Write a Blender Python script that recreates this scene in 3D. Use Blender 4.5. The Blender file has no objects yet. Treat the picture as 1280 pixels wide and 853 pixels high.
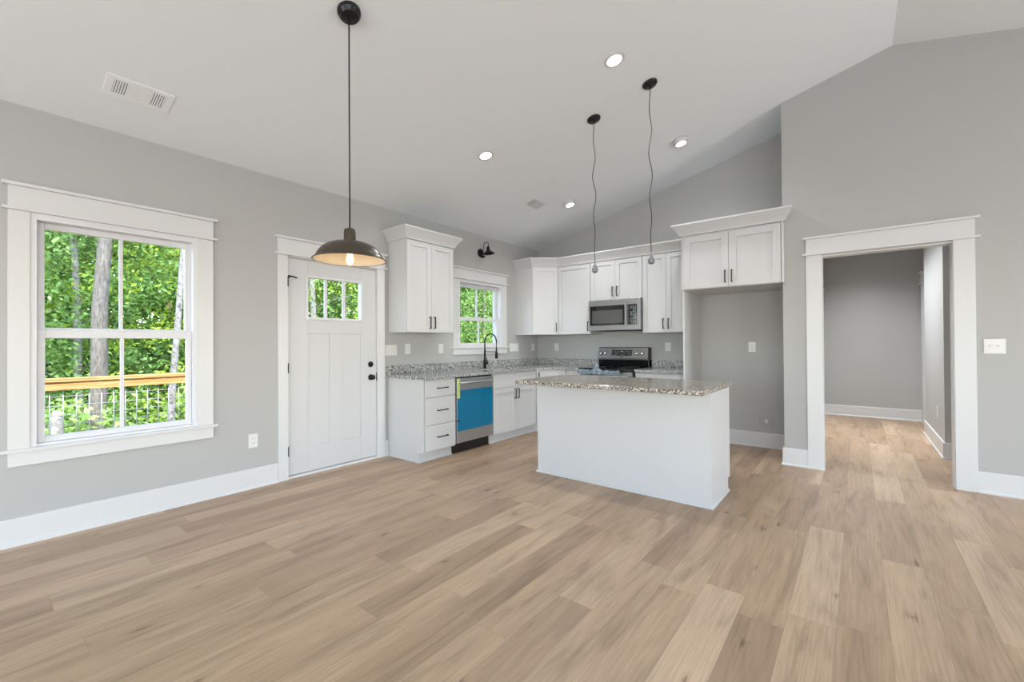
import bpy, bmesh, math, random
from mathutils import Vector, Matrix

# ------------------------------------------------------------------ scene, camera, world, lights
S = bpy.context.scene
COL = S.collection
S.view_settings.view_transform = 'Standard'
S.view_settings.look = 'None'
S.view_settings.gamma = 1
S.view_settings.use_curve_mapping = False
S.view_settings.exposure = -0.36
S.cycles.use_denoising = True
S.cycles.max_bounces = 10
S.cycles.diffuse_bounces = 6
S.cycles.glossy_bounces = 4
S.cycles.transparent_max_bounces = 16
S.cycles.sample_clamp_indirect = 6
S.cycles.caustics_reflective = False
S.cycles.caustics_refractive = False

PI = math.pi
XW, YB, YR = -4.185, 5.94, 5.235          # planes of the window wall, the range wall, the doorway wall
XC = -0.597                               # where the doorway wall ends at the fridge recess
SL = 0.256                                # ceiling slope
XRI = 0.273                               # ridge
XE, YS = 4.73, -4.2                       # far right wall, rear wall


def ceil_z(x):
    return 2.815 + SL * (x - XW) if x <= XRI else 2.815 + SL * (XRI - XW) - SL * (x - XRI)


cam_d = bpy.data.cameras.new('camera')
cam = bpy.data.objects.new('camera', cam_d)
COL.objects.link(cam)
cam_d.sensor_width = 36
cam_d.lens = 541 / 1280 * 36
cam_d.clip_start = 0.02
cam_d.clip_end = 300
th, pit, rol = 0.6737, 0.0065, 0.0065
fh = Vector((-math.sin(th), math.cos(th), 0)); rh = Vector((math.cos(th), math.sin(th), 0)); uh = Vector((0, 0, 1))
fw = fh * math.cos(pit) + uh * math.sin(pit)
up = uh * math.cos(pit) - fh * math.sin(pit)
Rv = rh * math.cos(rol) - up * math.sin(rol)
Uv = rh * math.sin(rol) + up * math.cos(rol)
mw = Matrix((Rv, Uv, -fw)).transposed().to_4x4()
mw.translation = Vector((0, 0, 1.26))
cam.matrix_world = mw
S.camera = cam

w = bpy.data.worlds.new('world')
S.world = w
w.use_nodes = True
nt = w.node_tree
sky = nt.nodes.new('ShaderNodeTexSky')
sky.sky_type = 'NISHITA'
sky.sun_disc = False
sky.sun_elevation = math.radians(55)
sky.sun_rotation = math.radians(90)
nt.links.new(sky.outputs[0], nt.nodes['Background'].inputs[0])
nt.nodes['Background'].inputs[1].default_value = 2.0

sd = bpy.data.lights.new('sun', 'SUN')
sd.energy = 13.0
sd.angle = math.radians(3)
sd.color = (1, .96, .88)
sun = bpy.data.objects.new('sun', sd)
COL.objects.link(sun)
sun.rotation_euler = Vector((-0.62, 0.28, -0.78)).to_track_quat('-Z', 'Y').to_euler()


def area(name, loc, direc, sx, sy, power, color=(1, 1, 1), spread=PI):
    d = bpy.data.lights.new(name, 'AREA')
    d.shape = 'RECTANGLE'
    d.size, d.size_y = sx, sy
    d.energy = power
    d.color = color
    d.spread = spread
    o = bpy.data.objects.new(name, d)
    COL.objects.link(o)
    o.location = loc
    o.rotation_euler = Vector(direc).to_track_quat('-Z', 'Y').to_euler()
    return o


# added fill lights standing in for daylight at the unseen rear and side windows
FILL_TINT = (.87, .945, 1)
area('fill_side', (XE - .05, 4.15, 1.2), (-1, 0, 0.25), 1.3, 1.9, 85, FILL_TINT)  # added to brighten the right side of the island
area('fill_rear', (-1.9, YS + .05, 1.35), (0, 1, 0.12), 2.6, 1.9, 115, FILL_TINT)
area('fill_rear', (2.3, YS + .05, 1.35), (0, 1, 0.12), 2.6, 1.9, 115, FILL_TINT)
area('fill_side', (XE - .05, -1.6, 1.35), (-1, 0.1, 0.12), 2.6, 1.9, 140, FILL_TINT)
# added fill light under the hall ceiling, without a fixture
area('hall_fill', (0.1, 7.4, 2.72), (0, 0, -1), .5, 2.4, 75, (.92, .965, 1), 2.1)


# ------------------------------------------------------------------ materials
def mat(name, col, rough=.5, metal=0, **k):
    m = bpy.data.materials.new(name)
    m.use_nodes = True
    b = m.node_tree.nodes['Principled BSDF']
    b.inputs['Base Color'].default_value = (*col, 1)
    b.inputs['Roughness'].default_value = rough
    b.inputs['Metallic'].default_value = metal
    for n, v in k.items():
        b.inputs[n.replace('_', ' ')].default_value = v
    # a little procedural unevenness in every material
    t = m.node_tree
    nz = t.nodes.new('ShaderNodeTexNoise')
    nz.inputs['Scale'].default_value = 9
    mr = t.nodes.new('ShaderNodeMapRange')
    mr.inputs[3].default_value = max(0.02, rough - .05)
    mr.inputs[4].default_value = min(1, rough + .05)
    t.links.new(nz.outputs[0], mr.inputs[0])
    t.links.new(mr.outputs[0], b.inputs['Roughness'])
    return m


def nodes_of(m):
    return m.node_tree.nodes, m.node_tree.links, m.node_tree.nodes['Principled BSDF']


def ramp(nd, stops):
    r = nd.new('ShaderNodeValToRGB')
    e = r.color_ramp.elements
    while len(e) < len(stops):
        e.new(.5)
    for i, (p, c) in enumerate(stops):
        e[i].position = p
        e[i].color = (*c, 1)
    return r


def bumped(m, scale, strength, dist=.002):
    nd, ln, b = nodes_of(m)
    nz = nd.new('ShaderNodeTexNoise')
    nz.inputs['Scale'].default_value = scale
    bp = nd.new('ShaderNodeBump')
    bp.inputs['Strength'].default_value = strength
    bp.inputs['Distance'].default_value = dist
    ln.new(nz.outputs[0], bp.inputs['Height'])
    ln.new(bp.outputs[0], b.inputs['Normal'])
    return m


M = {}
M['wall'] = bumped(mat('greige_wall_paint', (.445, .441, .432), .75), 180, .15)
M['ceiling'] = bumped(mat('flat_white_ceiling_paint', (.81, .84, .865), .85), 120, .15)
M['trim'] = mat('white_trim_paint', (.66, .66, .66), .35)
M['cab'] = mat('white_cabinet_lacquer', (.60, .60, .60), .38)
M['door'] = mat('white_door_paint', (.60, .60, .605), .4)
M['vinyl'] = mat('white_window_vinyl', (.70, .70, .72), .4)
M['plate'] = mat('white_plastic_plate', (.72, .72, .70), .35)
M['black'] = mat('black_metal', (.012, .012, .013), .35, .6)
M['plastic_black'] = mat('black_plastic', (.015, .015, .016), .4)
M['glossblack'] = mat('black_appliance_glass', (.008, .008, .009), .08)
M['oven_window'] = mat('dark_appliance_window', (.10, .10, .10), .15, .3)
M['steel'] = mat('brushed_stainless_steel', (.52, .54, .565), .38, .85)
M['steel_dark'] = mat('dark_stainless_steel', (.30, .295, .285), .32, .9)
M['steel_soft'] = mat('satin_stainless_steel', (.35, .35, .355), .34, .85)
M['chrome'] = mat('polished_steel', (.75, .75, .74), .15, 1)
M['bronze'] = mat('oil_rubbed_bronze', (.085, .068, .050), .33, .6)
M['shade_in'] = mat('cream_shade_inside', (.90, .80, .64), .6)
M['blackcan'] = mat('black_canopy_enamel', (.01, .01, .011), .3, .3)
M['bluefilm'] = mat('blue_protective_film', (.0, .17, .33), .30)
M['bluefilm'].node_tree.nodes['Principled BSDF'].inputs['Coat Weight'].default_value = .25
M['tag'] = mat('pale_green_label_paper', (.55, .66, .26), .6)
M['dark'] = mat('dark_recess', (.03, .03, .03), .7)
M['greybox'] = mat('grey_plastic_box', (.42, .42, .42), .5)
M['greyframe'] = mat('grey_plastic_flange', (.40, .40, .40), .5)
M['ventgrey'] = mat('grey_vent_shade', (.26, .26, .26), .8)  # shade inside the vents put into the colour of a backing sheet
M['ventwhite'] = mat('white_vent_enamel', (.86, .87, .88), .5)
M['wrap'] = mat('clear_plastic_wrap', (.30, .33, .35), .2, 0, Transmission_Weight=.4)
M['film'] = mat('pale_blue_plastic_film', (.50, .63, .74), .25, 0, Transmission_Weight=.45)
M['dirt'] = mat('leaf_litter_ground', (.10, .09, .05), .95)
M['siding'] = mat('pale_house_siding', (.6, .6, .58), .7)
M['deckwood'] = mat('deck_boards', (.50, .36, .22), .7)
M['wire'] = mat('galvanised_wire', (.45, .46, .46), .4, .2)
M['sock'] = mat('brass_socket', (.5, .38, .2), .35, .9)


def emit(name, col, st):
    m = bpy.data.materials.new(name)
    m.use_nodes = True
    b = m.node_tree.nodes['Principled BSDF']
    b.inputs['Base Color'].default_value = (*col, 1)
    b.inputs['Emission Color'].default_value = (*col, 1)
    b.inputs['Emission Strength'].default_value = st
    return m


M['led'] = emit('lit_led_lens', (1, .98, .95), 9)
M['bulb'] = emit('lit_filament_bulb', (1, .74, .42), 5)
M['display'] = emit('grey_display_digits', (.35, .38, .38), .10)


def glass_mat():
    m = bpy.data.materials.new('window_glass')
    m.use_nodes = True
    nd, ln = m.node_tree.nodes, m.node_tree.links
    nd.clear()
    out = nd.new('ShaderNodeOutputMaterial')
    mx = nd.new('ShaderNodeMixShader')
    tr = nd.new('ShaderNodeBsdfTransparent')
    tr.inputs[0].default_value = (.97, .98, .97, 1)
    gl = nd.new('ShaderNodeBsdfGlossy')
    gl.inputs['Roughness'].default_value = .01
    fr = nd.new('ShaderNodeFresnel')
    fr.inputs[0].default_value = 1.45
    geo = nd.new('ShaderNodeNewGeometry')
    inv = nd.new('ShaderNodeMath'); inv.operation = 'SUBTRACT'; inv.inputs[0].default_value = 1
    ln.new(geo.outputs['Backfacing'], inv.inputs[1])
    mu = nd.new('ShaderNodeMath'); mu.operation = 'MULTIPLY'
    ln.new(inv.outputs[0], mu.inputs[0]); ln.new(fr.outputs[0], mu.inputs[1])
    ln.new(mu.outputs[0], mx.inputs[0])
    ln.new(tr.outputs[0], mx.inputs[1])
    ln.new(gl.outputs[0], mx.inputs[2])
    ln.new(mx.outputs[0], out.inputs[0])
    return m


M['glass'] = glass_mat()


def math_node(nd, ln, op, a, b=None):
    n = nd.new('ShaderNodeMath')
    n.operation = op
    for i, v in enumerate((a, b)):
        if v is None:
            continue
        if isinstance(v, (int, float)):
            n.inputs[i].default_value = v
        else:
            ln.new(v, n.inputs[i])
    return n.outputs[0]


def floor_mat():
    m = mat('oak_plank_flooring', (.45, .32, .22), .42)
    nd, ln, b = nodes_of(m)
    geo = nd.new('ShaderNodeNewGeometry')
    sep = nd.new('ShaderNodeSeparateXYZ')
    ln.new(geo.outputs['Position'], sep.inputs[0])
    X, Y = sep.outputs[0], sep.outputs[1]
    W, L = .182, 1.22
    u = math_node(nd, ln, 'DIVIDE', math_node(nd, ln, 'ADD', X, 20 * W + .083), W)
    row = math_node(nd, ln, 'FLOOR', u)
    wn = nd.new('ShaderNodeTexWhiteNoise')
    wn.noise_dimensions = '1D'
    ln.new(row, wn.inputs['W'])
    off = math_node(nd, ln, 'MULTIPLY', wn.outputs['Value'], 7.3)
    v = math_node(nd, ln, 'ADD', math_node(nd, ln, 'DIVIDE', Y, L), off)
    colm = math_node(nd, ln, 'FLOOR', v)
    cb = nd.new('ShaderNodeCombineXYZ')
    ln.new(row, cb.inputs[0]); ln.new(colm, cb.inputs[1])
    w2 = nd.new('ShaderNodeTexWhiteNoise')
    w2.noise_dimensions = '2D'
    ln.new(cb.outputs[0], w2.inputs['Vector'])
    rnd = w2.outputs['Value']
    # grain coordinates: stretched along the plank, shifted for each plank
    gx = math_node(nd, ln, 'ADD', math_node(nd, ln, 'MULTIPLY', X, 9.0), math_node(nd, ln, 'MULTIPLY', rnd, 37))
    gy = math_node(nd, ln, 'ADD', math_node(nd, ln, 'MULTIPLY', Y, 1.1), math_node(nd, ln, 'MULTIPLY', rnd, 91))
    gc = nd.new('ShaderNodeCombineXYZ')
    ln.new(gx, gc.inputs[0]); ln.new(gy, gc.inputs[1])
    n1 = nd.new('ShaderNodeTexNoise')
    n1.inputs['Scale'].default_value = 1.0
    n1.inputs['Detail'].default_value = 5
    n1.inputs['Roughness'].default_value = .6
    n1.inputs['Distortion'].default_value = .8
    ln.new(gc.outputs[0], n1.inputs['Vector'])
    n2 = nd.new('ShaderNodeTexNoise')
    n2.inputs['Scale'].default_value = 1.0
    n2.inputs['Detail'].default_value = 3
    mp = nd.new('ShaderNodeVectorMath')
    mp.operation = 'MULTIPLY'
    mp.inputs[1].default_value = (11, 3.5, 1)
    ln.new(gc.outputs[0], mp.inputs[0])
    ln.new(mp.outputs[0], n2.inputs['Vector'])
    r1 = ramp(nd, [(.0, (.365, .248, .160)), (.35, (.412, .284, .184)), (.65, (.442, .308, .201)), (.88, (.480, .339, .225)), (1, (.545, .395, .270))])
    ln.new(rnd, r1.inputs[0])
    # long blotches
    r2 = ramp(nd, [(.30, (.62, .60, .58)), (.47, (.94, .94, .94)), (.70, (1.14, 1.14, 1.14))])
    ln.new(n1.outputs[0], r2.inputs[0])
    mx = nd.new('ShaderNodeMix')
    mx.data_type = 'RGBA'
    mx.blend_type = 'MULTIPLY'
    mx.inputs[0].default_value = .85
    ln.new(r1.outputs[0], mx.inputs[6]); ln.new(r2.outputs[0], mx.inputs[7])
    r3 = ramp(nd, [(.3, (.76, .75, .74)), (.6, (1.07, 1.07, 1.07))])
    ln.new(n2.outputs[0], r3.inputs[0])
    mx2 = nd.new('ShaderNodeMix')
    mx2.data_type = 'RGBA'
    mx2.blend_type = 'MULTIPLY'
    mx2.inputs[0].default_value = .6
    ln.new(mx.outputs[2], mx2.inputs[6]); ln.new(r3.outputs[0], mx2.inputs[7])
    # knots: few small dark spots
    kc = nd.new('ShaderNodeCombineXYZ')
    ln.new(math_node(nd, ln, 'ADD', math_node(nd, ln, 'MULTIPLY', X, 4.5), math_node(nd, ln, 'MULTIPLY', rnd, 11)), kc.inputs[0])
    ln.new(math_node(nd, ln, 'MULTIPLY', Y, 2.2), kc.inputs[1])
    vo = nd.new('ShaderNodeTexVoronoi')
    vo.voronoi_dimensions = '2D'
    vo.inputs['Scale'].default_value = .42
    ln.new(kc.outputs[0], vo.inputs['Vector'])
    kd = math_node(nd, ln, 'ADD', vo.outputs['Distance'], math_node(nd, ln, 'MULTIPLY', math_node(nd, ln, 'SUBTRACT', n2.outputs[0], .5), .12))
    rk = ramp(nd, [(.008, (.36, .30, .25)), (.028, (.84, .81, .78)), (.06, (1, 1, 1))])
    ln.new(kd, rk.inputs[0])
    mx3 = nd.new('ShaderNodeMix')
    mx3.data_type = 'RGBA'
    mx3.blend_type = 'MULTIPLY'
    mx3.inputs[0].default_value = .75
    ln.new(mx2.outputs[2], mx3.inputs[6]); ln.new(rk.outputs[0], mx3.inputs[7])
    # joints between planks
    fu = math_node(nd, ln, 'FRACT', u)
    fv = math_node(nd, ln, 'FRACT', v)
    du = math_node(nd, ln, 'MULTIPLY', math_node(nd, ln, 'MINIMUM', fu, math_node(nd, ln, 'SUBTRACT', 1.0, fu)), W)
    dv = math_node(nd, ln, 'MULTIPLY', math_node(nd, ln, 'MINIMUM', fv, math_node(nd, ln, 'SUBTRACT', 1.0, fv)), L)
    dj = math_node(nd, ln, 'MINIMUM', du, dv)
    mr = nd.new('ShaderNodeMapRange')
    mr.inputs[1].default_value = .0006
    mr.inputs[2].default_value = .0022
    mr.inputs[3].default_value = .35
    mr.inputs[4].default_value = 0
    ln.new(dj, mr.inputs[0])
    mx4 = nd.new('ShaderNodeMix')
    mx4.data_type = 'RGBA'
    mx4.inputs[7].default_value = (.20, .14, .09, 1)
    ln.new(mr.outputs[0], mx4.inputs[0]); ln.new(mx3.outputs[2], mx4.inputs[6])
    ln.new(mx4.outputs[2], b.inputs['Base Color'])
    bp = nd.new('ShaderNodeBump')
    bp.inputs['Strength'].default_value = .12
    bp.inputs['Distance'].default_value = .002
    ln.new(n2.outputs[0], bp.inputs['Height'])
    ln.new(bp.outputs[0], b.inputs['Normal'])
    return m


M['floor'] = floor_mat()


def granite(name, warm):
    m = mat(name, (.4, .4, .4), .16)
    nd, ln, b = nodes_of(m)
    tc = nd.new('ShaderNodeTexCoord')
    n1 = nd.new('ShaderNodeTexNoise')
    n1.inputs['Scale'].default_value = 72
    n1.inputs['Detail'].default_value = 4
    n1.inputs['Roughness'].default_value = .7
    ln.new(tc.outputs['Object'], n1.inputs['Vector'])
    a = (.16, .13, .10) if warm else (.17, .17, .165)
    c = (.46, .40, .33) if warm else (.50, .51, .50)
    r = ramp(nd, [(.385, (.06, .06, .06)), (.445, a), (.505, (.34, .30, .25) if warm else (.35, .35, .34)), (.56, c), (.62, (.72, .69, .64) if warm else (.62, .62, .60))])
    ln.new(n1.outputs[0], r.inputs[0])
    v = nd.new('ShaderNodeTexVoronoi')
    v.inputs['Scale'].default_value = 140
    ln.new(tc.outputs['Object'], v.inputs['Vector'])
    r2 = ramp(nd, [(.0, (.5, .5, .5)), (.5, (1, 1, 1)), (1, (1.2, 1.2, 1.2))])
    ln.new(v.outputs['Color'], r2.inputs[0])
    mx = nd.new('ShaderNodeMix')
    mx.data_type = 'RGBA'
    mx.blend_type = 'MULTIPLY'
    mx.inputs[0].default_value = .7
    ln.new(r.outputs[0], mx.inputs[6]); ln.new(r2.outputs[0], mx.inputs[7])
    ln.new(mx.outputs[2], b.inputs['Base Color'])
    b.inputs['Specular IOR Level'].default_value = .8
    return m


M['granite'] = granite('speckled_grey_granite', False)
M['granite_w'] = granite('speckled_brown_grey_granite', True)


def wood_mat(name, c1, c2, c3, sc):
    m = mat(name, c2, .7)
    nd, ln, b = nodes_of(m)
    tc = nd.new('ShaderNodeTexCoord')
    mp = nd.new('ShaderNodeMapping')
    mp.inputs['Scale'].default_value = sc
    n1 = nd.new('ShaderNodeTexNoise')
    n1.inputs['Scale'].default_value = 3
    n1.inputs['Detail'].default_value = 6
    n1.inputs['Distortion'].default_value = 1.2
    ln.new(tc.outputs['Object'], mp.inputs[0]); ln.new(mp.outputs[0], n1.inputs['Vector'])
    r = ramp(nd, [(.3, c1), (.5, c2), (.7, c3)])
    ln.new(n1.outputs[0], r.inputs[0])
    ln.new(r.outputs[0], b.inputs['Base Color'])
    bp = nd.new('ShaderNodeBump')
    bp.inputs['Strength'].default_value = .6
    bp.inputs['Distance'].default_value = .02
    ln.new(n1.outputs[0], bp.inputs['Height']); ln.new(bp.outputs[0], b.inputs['Normal'])
    return m


M['rail'] = wood_mat('fresh_pine_rail', (.36, .15, .035), (.47, .24, .08), (.58, .36, .16), (6, .6, 14))
M['bark'] = wood_mat('grey_brown_bark', (.045, .037, .030), (.105, .090, .072), (.165, .146, .122), (9, 9, 2))
M['palebark'] = wood_mat('pale_bark_with_dark_marks', (.05, .042, .035), (.17, .16, .14), (.235, .225, .205), (5, 5, 4))


def leaf_mat(name, c1, c2, c3):
    m = bpy.data.materials.new(name)
    m.use_nodes = True
    nd, ln, b = nodes_of(m)
    tc = nd.new('ShaderNodeNewGeometry')
    n1 = nd.new('ShaderNodeTexNoise')
    n1.inputs['Scale'].default_value = 5.5
    n1.inputs['Detail'].default_value = 3
    ln.new(tc.outputs['Position'], n1.inputs['Vector'])
    add = math_node(nd, ln, 'ADD', math_node(nd, ln, 'MULTIPLY', tc.outputs['Random Per Island'], .45), math_node(nd, ln, 'MULTIPLY', n1.outputs[0], .6))
    r = ramp(nd, [(.2, c1), (.5, c2), (.85, c3)])
    ln.new(add, r.inputs[0])
    ln.new(r.outputs[0], b.inputs['Base Color'])
    b.inputs['Roughness'].default_value = .5
    tr = nd.new('ShaderNodeBsdfTranslucent')
    ln.new(r.outputs[0], tr.inputs[0])
    mx = nd.new('ShaderNodeMixShader')
    mx.inputs[0].default_value = .45
    ln.new(b.outputs[0], mx.inputs[1]); ln.new(tr.outputs[0], mx.inputs[2])
    ln.new(mx.outputs[0], nd['Material Output'].inputs[0])
    return m


M['leaf0'] = leaf_mat('yellow_green_leaves', (.13, .22, .01), (.30, .42, .03), (.46, .56, .08))
M['leaf1'] = leaf_mat('fresh_green_leaves', (.10, .20, .03), (.24, .39, .08), (.42, .56, .18))
M['leaf2'] = leaf_mat('deep_green_leaves', (.08, .17, .03), (.18, .33, .08), (.33, .49, .15))


# ------------------------------------------------------------------ mesh helpers
class MB:
    def __init__(s):
        s.bm = bmesh.new()
        s.m = Matrix()

    def v(s, p):
        return s.bm.verts.new(s.m @ Vector(p))

    def box(s, x0, x1, y0, y1, z0, z1):
        c = [s.v((x, y, z)) for x in (x0, x1) for y in (y0, y1) for z in (z0, z1)]
        for f in ((0, 1, 3, 2), (4, 6, 7, 5), (0, 4, 5, 1), (2, 3, 7, 6), (0, 2, 6, 4), (1, 5, 7, 3)):
            s.bm.faces.new([c[i] for i in f])
        return s

    def prism(s, poly, a0, a1, axis='z'):
        def P(p, a):
            if axis == 'z':
                return (p[0], p[1], a)
            if axis == 'y':
                return (p[0], a, p[1])
            return (a, p[0], p[1])
        A = [s.v(P(p, a0)) for p in poly]
        B = [s.v(P(p, a1)) for p in poly]
        s.bm.faces.new(A[::-1]); s.bm.faces.new(B)
        n = len(poly)
        for i in range(n):
            s.bm.faces.new([A[i], A[(i + 1) % n], B[(i + 1) % n], B[i]])
        return s

    def lathe(s, prof, c=(0, 0, 0), seg=32, closed=False):
        rings = []
        for r, z in prof:
            if r < 1e-5:
                rings.append([s.v((c[0], c[1], c[2] + z))])
            else:
                rings.append([s.v((c[0] + r * math.cos(2 * PI * k / seg), c[1] + r * math.sin(2 * PI * k / seg), c[2] + z)) for k in range(seg)])
        pairs = list(zip(rings, rings[1:])) + ([(rings[-1], rings[0])] if closed else [])
        for a, b in pairs:
            for k in range(seg):
                k2 = (k + 1) % seg
                if len(a) == 1 and len(b) == 1:
                    continue
                if len(a) == 1:
                    s.bm.faces.new([a[0], b[k], b[k2]])
                elif len(b) == 1:
                    s.bm.faces.new([a[k], a[k2], b[0]])
                else:
                    s.bm.faces.new([a[k], a[k2], b[k2], b[k]])
        for f in s.bm.faces:
            f.smooth = True
        return s

    def tube(s, pts, r, seg=10, smooth=True):
        pts = [Vector(p) for p in pts]
        rr = r if isinstance(r, (list, tuple)) else [r] * len(pts)
        rings = []
        ref = None
        for i, p in enumerate(pts):
            t = (pts[min(i + 1, len(pts) - 1)] - pts[max(i - 1, 0)]).normalized()
            if ref is None:
                ref = Vector((1, 0, 0)) if abs(t.x) < .9 else Vector((0, 1, 0))
            a = (ref - t * ref.dot(t)).normalized()
            ref = a
            b = t.cross(a)
            rings.append([s.v(p + (a * math.cos(2 * PI * k / seg) + b * math.sin(2 * PI * k / seg)) * rr[i]) for k in range(seg)])
        fs = []
        for a, b in zip(rings, rings[1:]):
            for k in range(seg):
                fs.append(s.bm.faces.new([a[k], a[(k + 1) % seg], b[(k + 1) % seg], b[k]]))
        s.bm.faces.new(rings[0][::-1]); s.bm.faces.new(rings[-1])
        for f in fs:
            f.smooth = smooth
        return s

    def sweep(s, path, prof, closed=False):
        """profile [(out, z)] carried along a plan path, mitred; out is to the right of travel"""
        n = len(path)
        P = [Vector(p) for p in path]
        rows = []
        for i in range(n):
            d0 = (P[i] - P[i - 1]).normalized() if i > 0 else None
            d1 = (P[i + 1] - P[i]).normalized() if i < n - 1 else None
            nr = lambda d: Vector((d.y, -d.x))
            if d0 is None:
                off = nr(d1)
            elif d1 is None:
                off = nr(d0)
            else:
                a, b = nr(d0), nr(d1)
                off = (a + b) / (1 + a.dot(b))
            rows.append([s.v((P[i].x + off.x * o, P[i].y + off.y * o, z)) for o, z in prof])
        m = len(prof)
        for a, b in zip(rows, rows[1:]):
            for k in range(m):
                s.bm.faces.new([a[k], a[(k + 1) % m], b[(k + 1) % m], b[k]])
        s.bm.faces.new(rows[0][::-1]); s.bm.faces.new(rows[-1])
        return s

    def build(s, name, material, parent=None, bev=0, loc=None):
        bmesh.ops.recalc_face_normals(s.bm, faces=s.bm.faces[:])
        me = bpy.data.meshes.new(name)
        s.bm.to_mesh(me)
        s.bm.free()
        me.materials.append(M[material] if isinstance(material, str) else material)
        o = bpy.data.objects.new(name, me)
        COL.objects.link(o)
        if parent is not None:
            o.parent = parent
        if loc is not None:
            o.location = loc
        if bev:
            b = o.modifiers.new('bevel', 'BEVEL')
            b.width = bev
            b.segments = 2
            b.limit_method = 'ANGLE'
            b.angle_limit = math.radians(40)
        return o


def thing(name, label, cat, loc, rz=0, group=None, kind=None):
    o = bpy.data.objects.new(name, None)
    o.empty_display_size = .1
    COL.objects.link(o)
    o.location = loc
    o.rotation_euler = (0, 0, rz)
    if kind:
        o['kind'] = kind
    if label:
        o['label'] = label
        o['category'] = cat
    if group:
        o['group'] = group
    return o


def tag(o, label, cat, group=None, kind=None):
    o['label'] = label
    o['category'] = cat
    if group:
        o['group'] = group
    if kind:
        o['kind'] = kind
    return o


def struct(o, label=None, cat=None):
    o['kind'] = 'structure'
    if label:
        o['label'] = label
        o['category'] = cat
    return o


def children(o):
    return [c for c in bpy.data.objects if c.parent == o]


def copy_tree(o, parent=None):
    c = o.copy()
    COL.objects.link(c)
    if parent is not None:
        c.parent = parent
    for ch in children(o):
        copy_tree(ch, c)
    return c


# ------------------------------------------------------------------ the shell
struct(MB().box(XW - .2, XE + .2, YS - .2, 9.6, -.15, 0).build('floor', 'floor'), 'light brown oak plank floor running through kitchen and hall', 'floor')

cb = MB()
zr = ceil_z(XRI)
cb.prism([(XW - .6, ceil_z(XW - .6)), (XRI, zr), (XE + .6, 2.815 - SL * .6), (XE + .6, 3.0 - SL * .6), (XRI, zr + .2), (XW - .6, ceil_z(XW - .6) + .2)], YS - .6, YB + .25, 'y')
struct(cb.build('ceiling', 'ceiling'), 'white vaulted ceiling rising to a ridge', 'ceiling')


def wall_with_holes(name, axis, a0, a1, t0, t1, top, holes, label):
    """axis 'x': wall in a plane of constant x running along y (and the reverse for 'y');
       top is a function of the running coordinate"""
    mb = MB()
    cuts = sorted({a0, a1} | {h[0] for h in holes} | {h[1] for h in holes} | ({XRI} if axis == 'y' and a0 < XRI < a1 else set()))
    for c0, c1 in zip(cuts, cuts[1:]):
        hs = [h for h in holes if h[0] <= c0 + 1e-6 and h[1] >= c1 - 1e-6]
        spans = []
        z = 0
        for h in sorted(hs, key=lambda q: q[2]):
            if h[2] > z + 1e-6:
                spans.append((z, h[2]))
            z = h[3]
        spans.append((z, None))
        for z0, z1 in spans:
            p = [(c0, z0), (c1, z0), (c1, z1 if z1 is not None else top(c1)), (c0, z1 if z1 is not None else top(c0))]
            mb.prism(p, t0, t1, 'y' if axis == 'y' else 'x')
    bmesh.ops.remove_doubles(mb.bm, verts=mb.bm.verts[:], dist=1e-5)
    return struct(mb.build(name, 'wall'), label, 'wall')


W1 = (.262, 1.131, .612, 2.112)
DR = (1.84, 2.84, 0, 2.115)
W2 = (4.102, 4.970, 1.222, 2.122)
wall_with_holes('wall_left', 'x', YS - .2, YB + .12, XW - .16, XW, lambda y: 2.83, [W1, DR, W2], 'grey wall with the two windows and the white door')
wall_with_holes('wall_back', 'y', XW, XC + .107, YB, YB + .12, lambda x: ceil_z(x) + .03, [], 'grey wall behind the range with a sloping top')
struct(MB().box(XC, XC + .107, YR + .12, YB, 0, 3.72).build('wall_recess', 'wall'), 'short grey wall at the side of the fridge recess', 'wall')
OP = (-.275, .648, 0, 2.11)
RW = wall_with_holes('wall_right', 'y', XC, XE, YR, YR + .12, lambda x: ceil_z(x) + .03, [OP], 'tall grey gable wall around the cased opening')
wall_with_holes('wall_side', 'x', YS, YR, XE, XE + .16, lambda y: 2.83, [(-2.9, -.3, .4, 2.3), (3.45, 4.85, .15, 2.25)], 'grey side wall behind the camera side')  # second opening added for the side fill light
wall_with_holes('wall_rear', 'y', XW, XE, YS - .16, YS, lambda x: ceil_z(x) + .03, [(-3.2, -.6, .4, 2.3), (1.0, 3.6, .4, 2.3)], 'grey rear wall behind the camera')
# hall beyond the opening
struct(MB().box(-.597, -.49, YB + .12, 9.3, 0, 2.8).build('wall_hall_left', 'wall'), 'grey left wall of the hall', 'wall')
struct(MB().box(-.61, 2.6, 9.3, 9.42, 0, 2.8).build('wall_hall_end', 'wall'), 'grey wall at the far end of the hall', 'wall')
struct(MB().prism([(.72, 6.50), (2.6, 6.50), (2.6, 6.62), (.84, 6.62), (.84, 8.05), (2.6, 8.05), (2.6, 8.17), (.72, 8.17)], 0, 2.8).build('wall_hall_right', 'wall'), 'grey right wall of the hall with a corner', 'wall')
struct(MB().box(.80, 2.6, 9.0, 9.3, 0, 2.8).build('wall_hall_stub', 'wall'), 'short grey hall wall carrying the far door casing', 'wall')
struct(MB().box(2.6, 2.7, YR + .12, 9.42, 0, 2.8).build('wall_hall_side', 'wall'), 'grey wall closing the side of the hall', 'wall')
struct(MB().box(-.61, 2.7, YR + .12, 9.42, 2.8, 2.9).build('ceiling_hall', 'ceiling'), 'flat white ceiling of the hall', 'ceiling')

# baseboards: a tall flat board with a small shoe
BBP = [(0, 0), (.026, 0), (.026, .012), (.016, .022), (.016, .168), (.013, .175), (0, .175)]
PB = BBP


def base(name, path, prof=BBP, mat_='trim'):
    return struct(MB().sweep(path, prof).build(name, mat_), None)


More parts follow.
